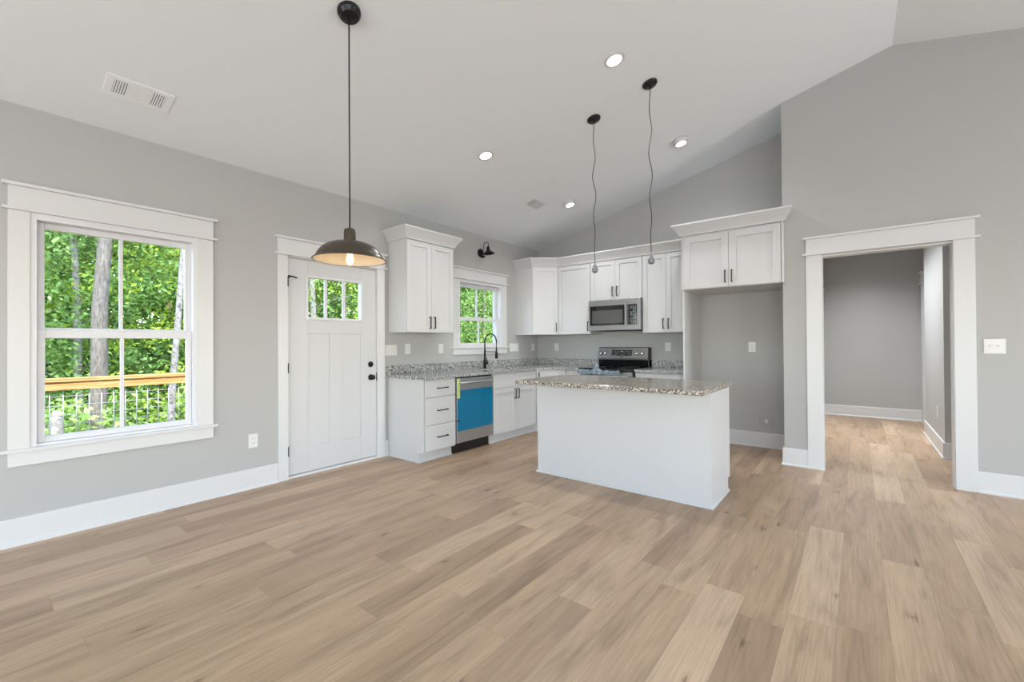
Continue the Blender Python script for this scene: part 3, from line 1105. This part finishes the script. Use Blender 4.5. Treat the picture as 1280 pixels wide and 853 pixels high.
# microwave
t = thing('microwave', 'stainless over-the-range microwave under the short cabinet', 'microwave', (-3.014, YB, 1.438))
MWW = .766
MB().box(.002, MWW - .002, -.36, -.002, .006, .428).build('body', 'plastic_black', t, .002)
m = MB(); m.box(0, MWW, -.400, -.361, .0, .428)
m.box(.0, MWW, -.361, -.34, .0, .428)
mw_ = m.build('door', 'steel_soft', t, .004)
MB().box(.026, .548, -.4025, -.4001, .072, .345).build('window_frame', 'glossblack', mw_)
MB().box(.058, .520, -.4032, -.4026, .098, .282).build('window', 'oven_window', mw_)
mh = MB(); mh.box(.560, .588, -.432, -.414, .06, .36); mh.box(.564, .584, -.414, -.4001, .07, .09); mh.box(.564, .584, -.414, -.4001, .33, .35)
mh.build('handle', 'steel_soft', mw_, .004)
kp = MB().box(.600, .722, -.4025, -.4001, .072, .345).build('keypad', 'glossblack', t)
m = MB()
for r_ in range(13):
    for c_ in range(5):
        if rnd_.random() < .8:
            m.box(.628 + c_ * .018, .628 + c_ * .018 + .010, -.4032, -.4026, .085 + r_ * .019, .085 + r_ * .019 + .008)
m.build('keypad_marks', 'display', kp)
m = MB(); m.m = Matrix.Translation((.355, -.4001, .392)) @ Matrix.Rotation(PI / 2, 4, 'X')
m.lathe([(0, .0015), (.011, .0015), (.011, 0), (0, 0)], seg=20); m.build('logo_badge', 'steel_dark', mw_)
MB().box(.12, .68, -.34, -.05, -.006, .0055).build('grease_filter', 'dark', t)

# ---- island
t = thing('kitchen_island', 'white island cabinet with plain panelled back standing on the plank floor', 'island', (-2.476, 3.500, 0))
IW, ID = 1.604, .596
MB().box(.012, IW - .020, .012, ID - .06, .001, ZT - .001).build('body', 'cab', t)
MB().box(.0, IW - .0205, 0, .0115, .0, ZT - .001).build('back_panel', 'cab', t, .001)
MB().box(-.0, .0115, .0120, ID - .06, 0, ZT - .001).build('end_panel', 'cab', t, .001)
m = MB(); m.prism([(-.002, 0), (ID - .065, 0), (ID - .065, .105), (ID, .105), (ID, ZT - .001), (-.002, ZT - .001)], IW - .020, IW, 'x')
m.build('end_panel', 'cab', t, .001)
MB().box(0.012, IW - .0205, ID - .059, ID - .02, .105, ZT - .001).build('front_frame', 'cab', t)
for i in range(3):
    a = .02 + i * .52
    o = MB().box(a, a + .515, ID - .0195, ID - .001, .118, .686).build('door', 'cab', t, .002)
    o = MB().box(a, a + .515, ID - .0195, ID - .001, .692, .877).build('drawer', 'cab', t, .002)
MB().sweep([(0, .5), (0, -.002), (IW, -.002), (IW, ID - .065)], [(0, 0), (.014, 0), (.014, .008), (.005, .018), (0, .018)]).build('shoe_moulding', 'cab', t)
t = thing('island_countertop', 'brown-speckled granite top on the island overhanging towards the camera', 'countertop', (-2.476, 3.500, ZT))
m = MB(); m.box(-.035, IW + .028, -.315, .625, 0, .034)
m.build('slab', 'granite_w', t, .006)


# ------------------------------------------------------------------ wall plates
def plate(label, loc, rz, w_, h_, kind, gang=1, group=None, cat='outlet', name='outlet'):
    t = thing(name, label, cat, loc, rz, group)
    MB().box(-w_ / 2, w_ / 2, -.006, -.0002, -h_ / 2, h_ / 2).build('cover_plate', 'plate', t, .002)
    for g in range(gang):
        cx_ = (g - (gang - 1) / 2) * .046
        if kind == 'outlet':
            for dz_ in (.020, -.020):
                q = MB().box(cx_ - .016, cx_ + .016, -.0075, -.006, dz_ - .014, dz_ + .014).build('socket', 'plate', t, .002)
                mm = MB()
                mm.box(cx_ - .008, cx_ - .006, -.0078, -.0074, dz_ - .005, dz_ + .006); mm.box(cx_ + .006, cx_ + .008, -.0078, -.0074, dz_ - .005, dz_ + .006)
                mm.build('slots', 'dark', q)
        elif kind == 'rocker':
            MB().box(cx_ - .0165, cx_ + .0165, -.009, -.006, -.033, .033).build('rocker', 'plate', t, .002)
        elif kind == 'toggle':
            mm = MB(); mm.box(cx_ - .010, cx_ + .010, -.0065, -.0060, -.016, .016)
            mm.box(cx_ - .004, cx_ + .004, -.016, -.0064, .0, .012)
            mm.build('toggle', 'plate', t, .001)
    return t


L_ = PI / 2
plate('white triple switch plate between the entry door and the hanging cabinet', (XW, 3.012, 1.195), L_, .165, .12, 'rocker', 3, cat='switch', name='light_switch')
plate('white outlet under the hanging cabinet, nearer the entry door', (XW, 3.250, 1.208), L_, .078, .12, 'outlet')
plate('white outlet directly left of the small window', (XW, 3.775, 1.204), L_, .078, .12, 'outlet')
plate('white wide switch plate right of the small window', (XW, 5.288, 1.204), L_, .215, .125, 'rocker', 4, cat='switch', name='light_switch')
plate('white outlet on the window wall, close to the kitchen corner', (XW, 5.791, 1.204), L_, .078, .12, 'outlet')
plate('white outlet on the back wall left of the range', (-3.813, YB, 1.204), 0, .078, .12, 'outlet')
plate('white outlet on the back wall between range and fridge recess', (-2.020, YB, 1.203), 0, .078, .12, 'outlet')
plate('white outlet high inside the empty fridge recess', (-1.003, YB, 1.203), 0, .078, .12, 'outlet')
plate('white outlet low on the grey wall left of the entry door', (XW, 1.563, .418), L_, .075, .12, 'outlet')
plate('white double toggle switch plate right of the cased opening', (.877, YR, 1.214), 0, .122, .122, 'toggle', 2, cat='switch', name='light_switch')
plate('small white outlet low on the hall wall seen through the opening', (.72, 6.985, .442), -PI / 2, .078, .12, 'outlet')
t = thing('water_supply_box', 'grey recessed ice maker water box low in the fridge recess', 'water box', (-.86, YB, .318))
m = MB()
m.box(-.078, .078, -.008, -.0002, .040, .058); m.box(-.078, .078, -.008, -.0002, -.058, -.040); m.box(-.078, -.060, -.008, -.0002, -.040, .040); m.box(.060, .078, -.008, -.0002, -.040, .040)
m.build('frame', 'greyframe', t, .001)
MB().box(-.060, .060, -.003, -.0002, -.040, .040).build('recess', 'greybox', t)
m = MB(); m.box(-.012, .014, -.02, -.003, -.022, .012); m.tube([(0, -.014, .012), (0, -.014, .028)], .006, 8); m.build('valve', 'plate', t, .002)


# ------------------------------------------------------------------ ceiling fixtures
ANG = math.atan(SL)


def on_ceiling(x, y):
    """matrix with local -z pointing out of the sloped ceiling"""
    return Matrix.Translation((x, y, ceil_z(x))) @ Matrix.Rotation(-ANG, 4, 'Y')


def ceil_thing(name, label, cat, x, y, group=None):
    t = thing(name, label, cat, (x, y, ceil_z(x)), 0, group)
    t.rotation_euler = (0, -ANG, 0)
    return t


LIGHTS = [(-1.486, 3.185, 'flush', 'lit flush round ceiling light nearest the camera and ridge'),
          (-2.890, 3.217, 'flush', 'lit flush round ceiling light above the dishwasher side of the kitchen'),
          (-1.511, 4.888, 'drum', 'lit round ceiling light with raised rim, above the fridge side'),
          (-2.957, 4.933, 'drum', 'lit round ceiling light with raised rim, nearest the kitchen corner')]
for x, y, kd, lab in LIGHTS:
    t = ceil_thing('ceiling_light', lab, 'ceiling light', x, y, 'round kitchen ceiling lights')
    if kd == 'flush':
        MB().lathe([(.058, -.006), (.078, -.004), (.082, -.0003), (.058, -.0003)], seg=40, closed=True).build('trim_ring', 'trim', t)
        MB().lathe([(0, -.0045), (.0578, -.0045), (.0578, -.0005), (0, -.0005)], seg=40).build('lens', 'led', t)
    else:
        MB().lathe([(.055, -.050), (.068, -.050), (.074, -.040), (.080, -.0003), (.055, -.0003)], seg=40, closed=True).build('trim_ring', 'trim', t)
        MB().lathe([(0, -.047), (.0548, -.047), (.0548, -.030), (0, -.030)], seg=40).build('lens', 'led', t)
    ld = bpy.data.lights.new('downlight', 'SPOT')
    ld.energy = 70
    ld.spot_size = math.radians(150); ld.spot_blend = 1
    ld.shadow_soft_size = .06
    ld.color = (.94, .97, 1)
    lo = bpy.data.objects.new('downlight', ld); COL.objects.link(lo)
    lo.location = (x + .02, y, ceil_z(x) - .075)
    lo.rotation_euler = (0, 0, 0)

# supply register over the left window: three louvred fields
t = ceil_thing('ceiling_vent', 'white rectangular ceiling vent with white slats on a grey backing above the left window', 'vent', -3.71, .70)
m = MB()
m.box(-.098, .098, -.170, -.132, -.006, -.0003); m.box(-.098, .098, .132, .170, -.006, -.0003)
m.box(-.098, -.066, -.132, .132, -.006, -.0003); m.box(.066, .098, -.132, .132, -.006, -.0003)
m.box(-.066, .066, -.058, -.048, -.006, -.0003); m.box(-.066, .066, .048, .058, -.006, -.0003)
m.build('frame', 'ventwhite', t, .001)
MB().box(-.0659, .0659, -.1319, .1319, -.0018, -.0004).build('vent_backing', 'ventgrey', t)
for s_ in (-1, 1):
    for i in range(6):
        y = s_ * (.0625 + i * .0128)
        MB().box(-.0655, .0655, y - .0036, y + .0036, -.0055, -.002).build('slat', 'ventwhite', t)
for i in range(7):
    x = -.056 + i * .0187
    MB().box(x - .0085, x + .0085, -.0478, .0478, -.0055, -.002).build('slat', 'ventwhite', t)

t = ceil_thing('ceiling_vent', 'small white ceiling vent above the sink window beside the hanging pendants', 'vent', -3.225, 4.53)
m = MB()
m.box(-.078, .078, -.135, -.118, -.008, -.0003); m.box(-.078, .078, .118, .135, -.008, -.0003)
m.box(-.078, -.060, -.118, .118, -.008, -.0003); m.box(.060, .078, -.118, .118, -.008, -.0003)
m.build('frame', 'trim', t, .001)
MB().box(-.0599, .0599, -.1179, .1179, -.0018, -.0004).build('vent_backing', 'ventgrey', t)
for i in range(9):
    y = -.104 + i * .026
    MB().box(-.0595, .0595, y - .010, y + .012 - (.012 if i < 3 else 0), -.0075, -.002).build('slat', 'trim', t)

# ---- big bronze pendant by the entry door
PX, PY = -2.382, 1.426
t = thing('pendant_light', 'lit bronze barn-shade pendant hanging near the entry door', 'pendant light', (PX, PY, 1.77))
zc = ceil_z(PX) - 1.77
m = MB(); m.m = Matrix.Translation((0, 0, zc)) @ Matrix.Rotation(-ANG, 4, 'Y')
m.lathe([(0, -.0005), (.068, -.0005), (.068, -.014), (.065, -.026), (.056, -.030), (.054, -.044), (.048, -.048), (0, -.048)], seg=40)
m.build('canopy', 'blackcan', t)
MB().tube([(0, 0, zc - .022), (0, 0, .185)], .0045, 10).build('cord', 'plastic_black', t)
MB().lathe([(0, .190), (.022, .190), (.031, .183), (.034, .172), (.035, .125), (.038, .112), (0, .112)], seg=32).build('socket_cap', 'bronze', t)
sh = [(.038, .112), (.060, .109), (.095, .102), (.130, .089), (.158, .070), (.178, .046), (.190, .024), (.197, .008), (.206, .004), (.212, .001), (.212, -.003), (.205, -.002)]
m = MB(); m.lathe(sh + [(.194, .003), (.187, .020), (.174, .042), (.155, .066), (.128, .084), (.094, .097), (.060, .104), (.038, .107)], seg=64, closed=True)
so = m.build('shade', 'bronze', t)
so.data.materials.append(M['shade_in'])
nfp = 64
for f in so.data.polygons:
    c = f.center
    r_ = math.hypot(c.x, c.y)
    if f.normal.z < -.05 and r_ < .2:
        f.material_index = 1
m = MB(); m.lathe([(0, .106), (.0365, .106), (.0365, .100), (.018, .098), (.018, .078), (0, .078)], seg=24); m.build('socket', 'sock', t)
m = MB(); m.lathe([(0, -.030), (.009, -.028), (.017, -.020), (.021, -.005), (.020, .012), (.015, .038), (.013, .058), (.013, .077), (0, .0775)], seg=24)
m.build('bulb', 'bulb', t)
pl = bpy.data.lights.new('pendant_bulb', 'POINT'); pl.energy = .35; pl.color = (1, .74, .42); pl.shadow_soft_size = .03
po = bpy.data.objects.new('pendant_bulb', pl); COL.objects.link(po); po.location = (PX, PY, 1.715)

# ---- two bare pendants over the island
for (x, y, zb, zt_, lab, seed) in ((-1.936, 3.690, 1.925, 2.035, 'bare pendant with wavy black cord above the island, left of the pair', 3),
                                   (-1.398, 3.705, 1.945, 2.050, 'bare pendant with wavy black cord above the island, right of the pair', 8)):
    t = thing('bare_pendant_light', lab, 'pendant light', (x, y, zb), 0, 'bare pendants over the island')
    zc = ceil_z(x) - zb
    m = MB(); m.m = Matrix.Translation((0, 0, zc)) @ Matrix.Rotation(-ANG, 4, 'Y')
    m.lathe([(0, -.0005), (.064, -.0005), (.064, -.008), (.055, -.018), (.018, -.022), (.014, -.034), (0, -.034)], seg=40)
    m.build('canopy', 'blackcan', t)
    r_ = random.Random(seed)
    pts = []
    N = 42
    ph = r_.random() * 6
    for i in range(N + 1):
        u = i / N
        a = .015 * math.sin(PI * u) ** .5
        pts.append((a * math.sin(u * 24 + ph) * .8, a * math.cos(u * 17 + ph * 2) * .7, zc - .02 - u * (zc - .02 - (zt_ - zb))))
    pts[-1] = (0, 0, zt_ - zb)
    MB().tube(pts, .0036, 8).build('cord', 'plastic_black', t)
    k_ = (zt_ - zb) / .11
    MB().lathe([(0, .105 * k_), (.005, .105 * k_), (.008, .090 * k_), (.014, .072 * k_), (.024, .048 * k_), (.029, .035 * k_), (.028, .022 * k_), (0, .022 * k_)], seg=12).build('socket_cap', 'wrap', t)
    m = MB(); m.lathe([(0, .0), (.012, .001), (.022, .007), (.028, .018), (.028, .0215 * k_), (0, .0215 * k_)], seg=12); m.build('bulb_holder', 'steel_dark', t)

# ---- wall sconce
t = thing('wall_sconce', 'small black gooseneck barn sconce above the kitchen window', 'wall lamp', (XW, 4.535, 2.555), 0)
m = MB(); m.m = Matrix.Rotation(PI / 2, 4, 'Y')
m.lathe([(0, .0005), (.060, .0005), (.060, .012), (.045, .022), (0, .024)], seg=32)
m.build('wall_plate', 'black', t)
pts = [(.02, 0, .02), (.05, 0, .025), (.062, 0, .05), (.062, 0, .09)]
for i in range(9):
    q = PI * i / 8
    pts.append((.107 - .045 * math.cos(q), 0, .095 + .045 * math.sin(q)))
pts.append((.152, 0, .065))
MB().tube(pts, .005, 8).build('gooseneck_arm', 'black', t)
m = MB(); m.m = Matrix.Translation((.152, 0, 0)) @ Matrix.Rotation(-.12, 4, 'Y')
m.lathe([(0, .078), (.014, .076), (.022, .062), (.024, .034), (.030, .018), (.052, -.004), (.082, -.022), (.086, -.027), (.080, -.024), (.050, -.009), (.026, .012), (0, .014)], seg=36)
m.build('shade', 'black', t)
m = MB(); m.tube([(.012, 0, -.045), (.05, .0, -.062), (.085, 0, -.058)], [.018, .016, .008], 10); m.build('lower_bracket', 'black', t)

# ------------------------------------------------------------------ outdoors: deck, rail, woods
DK = -6.6
struct(MB().box(DK - .12, XW - .161, -3.5, 3.6, -.09, -.03).build('deck_floor', 'deckwood'), 'wooden deck floor outside the left window', 'deck')
t = thing('deck_rail', 'orange pine deck rail with welded wire mesh outside the left window', 'railing', (DK, -3.4, -.03))
RL = 6.9
MB().box(-.09, .055, 0, RL, .918, .955).build('cap_board', 'rail', t, .002)
MB().box(.0, .038, 0, RL, .830, .9175).build('top_rail', 'rail', t, .002)
MB().box(.0, .038, 0, RL, .06, .15).build('bottom_rail', 'rail', t, .002)
for yy in (.05, 1.75, 5.6, 6.85):
    MB().box(-.089, -.001, yy - .045, yy + .045, 0, .9175).build('post', 'rail', t, .002)
m = MB()
for i in range(int(RL / .1)):
    m.tube([(-.006, .02 + i * .1, .08), (-.006, .02 + i * .1, .90)], .0042, 5)
for i in range(8):
    m.tube([(-.0135, 0, .16 + i * .1), (-.0135, RL, .16 + i * .1)], .0036, 5)
m.build('wire_mesh', 'wire', t)
GZ = -1.6
struct(MB().box(-60, XW - .3, -30, 60, GZ - .3, GZ).build('ground', 'dirt'), 'forest floor sloping away beyond the deck', 'ground')

try:
    import numpy as np
except ImportError:
    np = None


def leaves(name, material, parent, blobs, size, seed, loc=(0, 0, 0)):
    """blobs: (cx,cy,cz,rx,ry,rz,n): leaves gathered in tufts inside ellipsoids"""
    rg = np.random.default_rng(seed)
    allv = []
    for cx_, cy_, cz_, rx_, ry_, rz_, n in blobs:
        nt_ = max(1, n // 18)
        d = rg.normal(size=(nt_, 3)); d /= np.linalg.norm(d, axis=1)[:, None]
        rr = rg.uniform(.25, 1, nt_) ** .5
        tc = d * rr[:, None] * np.array([rx_, ry_, rz_]) + np.array([cx_, cy_, cz_])
        idx = rg.integers(0, nt_, n)
        c = tc[idx] + rg.normal(size=(n, 3)) * np.array([.20, .20, .12])
        nrm = rg.normal(size=(n, 3)) * .75 + np.array([.25, 0, .75]); nrm /= np.linalg.norm(nrm, axis=1)[:, None]
        a = rg.normal(size=(n, 3)); a -= (a * nrm).sum(1)[:, None] * nrm; a /= np.linalg.norm(a, axis=1)[:, None]
        b = np.cross(nrm, a)
        s_ = size * rg.uniform(.6, 1.4, n)[:, None]
        q = np.stack([c - a * s_, c - b * s_ * .5 + nrm * s_ * .1, c + a * s_, c + b * s_ * .5 + nrm * s_ * .1], 1)
        allv.append(q.reshape(-1, 3))
    V = np.concatenate(allv)
    nf = len(V) // 4
    me = bpy.data.meshes.new(name)
    me.vertices.add(len(V)); me.vertices.foreach_set('co', V.astype(np.float32).ravel())
    me.loops.add(nf * 4); me.loops.foreach_set('vertex_index', np.arange(nf * 4, dtype=np.int32))
    me.polygons.add(nf); me.polygons.foreach_set('loop_start', np.arange(0, nf * 4, 4, dtype=np.int32))
    me.update(calc_edges=True)
    me.materials.append(M[material])
    o = bpy.data.objects.new(name, me)
    COL.objects.link(o)
    if parent is not None:
        o.parent = parent
    o.location = loc
    return o


def tree(name, label, x, y, h, r, lean, leafm, barkm, nleaf, seed, group=None, crown0=.0, spread=1.6, size=.09):
    g = random.Random(seed)
    t = thing(name, label, 'tree', (x, y, GZ), 0, group)
    pts, rr = [], []
    for i in range(9):
        u = i / 8
        pts.append((lean[0] * u + g.gauss(0, .02), lean[1] * u + g.gauss(0, .02), -.02 + u * h)); rr.append(r * (1 - .55 * u) * (1.25 if i == 0 else 1))
    m = MB(); m.tube(pts, rr, 14)
    m.build('trunk', barkm, t)
    bl = []
    for k_ in range(7):
        u = crown0 + (1 - crown0) * (k_ + .5) / 7
        br = spread * (.75 + .5 * g.random()) * (1 - .35 * u)
        bl.append((lean[0] * u + g.uniform(-.6, .6), lean[1] * u + g.uniform(-.8, .8), h * u, br, br, h / 9 + .35, nleaf // 7))
    for k_ in range(4):
        u = crown0 + (1 - crown0) * g.random()
        a = g.uniform(0, 2 * PI)
        z = h * u
        mb = MB(); mb.tube([(lean[0] * u, lean[1] * u, z), (lean[0] * u + math.cos(a) * .7, lean[1] * u + math.sin(a) * .7, z + .35), (lean[0] * u + math.cos(a) * 1.3, lean[1] * u + math.sin(a) * 1.3, z + .5)], [r * .25, r * .15, r * .06], 6)
        mb.build('branch', barkm, t)
    leaves('foliage', leafm, t, bl, size, seed)
    return t


tree('oak_tree', 'thick grey-barked tree trunk beyond the deck rail, through the left window', -11.0, 1.43, 9.5, .145, (0, .28), 'leaf1', 'bark', 1500, 1, crown0=.6)
tree('birch_tree', 'slender pale-barked tree at the right edge of the left window', -9.5, 2.13, 8.5, .062, (0, .54), 'leaf0', 'palebark', 700, 2, crown0=.7)
t = thing('tree_snag', 'short pale broken tree stub low in the left window', 'tree stump', (-10.0, .862, GZ))
MB().tube([(0, 0, 0), (0, 0, 1.0), (.01, 0, 1.7), (.0, .01, 1.84)], [.12, .10, .085, .05], 12).build('trunk', 'palebark', t)
gg = random.Random(21)
nid = 30
kinds = [('leaf0', 'yellow-green leafy tree in the woods beyond the deck and windows'), ('leaf1', 'fresh green leafy tree in the woods beyond the deck and windows'), ('leaf2', 'deep green leafy tree in the woods beyond the deck and windows')]
for (bx_, by0, by1, n) in ((-13.2, -1.2, 22, 11), (-16.2, -1.5, 25, 11), (-19.5, -2, 30, 11)):
    for i in range(n):
        y = by0 + (by1 - by0) * (i + gg.uniform(.2, .8)) / n
        km, kl = kinds[gg.randrange(3)]
        tree('leafy_tree', kl, bx_ + gg.uniform(-.8, .8), y, gg.uniform(9.5, 12.5), gg.uniform(.06, .12), (gg.uniform(-.3, .3), gg.uniform(-.3, .3)), km,
             'bark' if gg.random() < .6 else 'palebark', 11000, nid, group=kl.split(' in the')[0] + 's', crown0=.02, spread=2.0, size=.054 if bx_ > -15 else .095)
        nid += 1
bl = []
for i in range(60):
    bl.append((gg.uniform(-15.5, -10.5), -2 + i * .42, GZ + gg.uniform(.3, 1.5), .8, .8, .7, 380))
o = leaves('undergrowth', 'leaf1', None, bl, .07, 77)
tag(o, 'low green undergrowth covering the forest floor beyond the deck', 'undergrowth', kind='stuff')
bl = []
for i in range(34):
    for z in (0, 3.5, 7, 10.5):
        bl.append((gg.uniform(-25, -23), -6 + i * 1.5, GZ + z + 1, 1.6, 1.6, 2.4, 900))
o = leaves('distant_foliage', 'leaf2', None, bl, .24, 78)
tag(o, 'far wall of green foliage deep in the woods', 'foliage', kind='stuff')
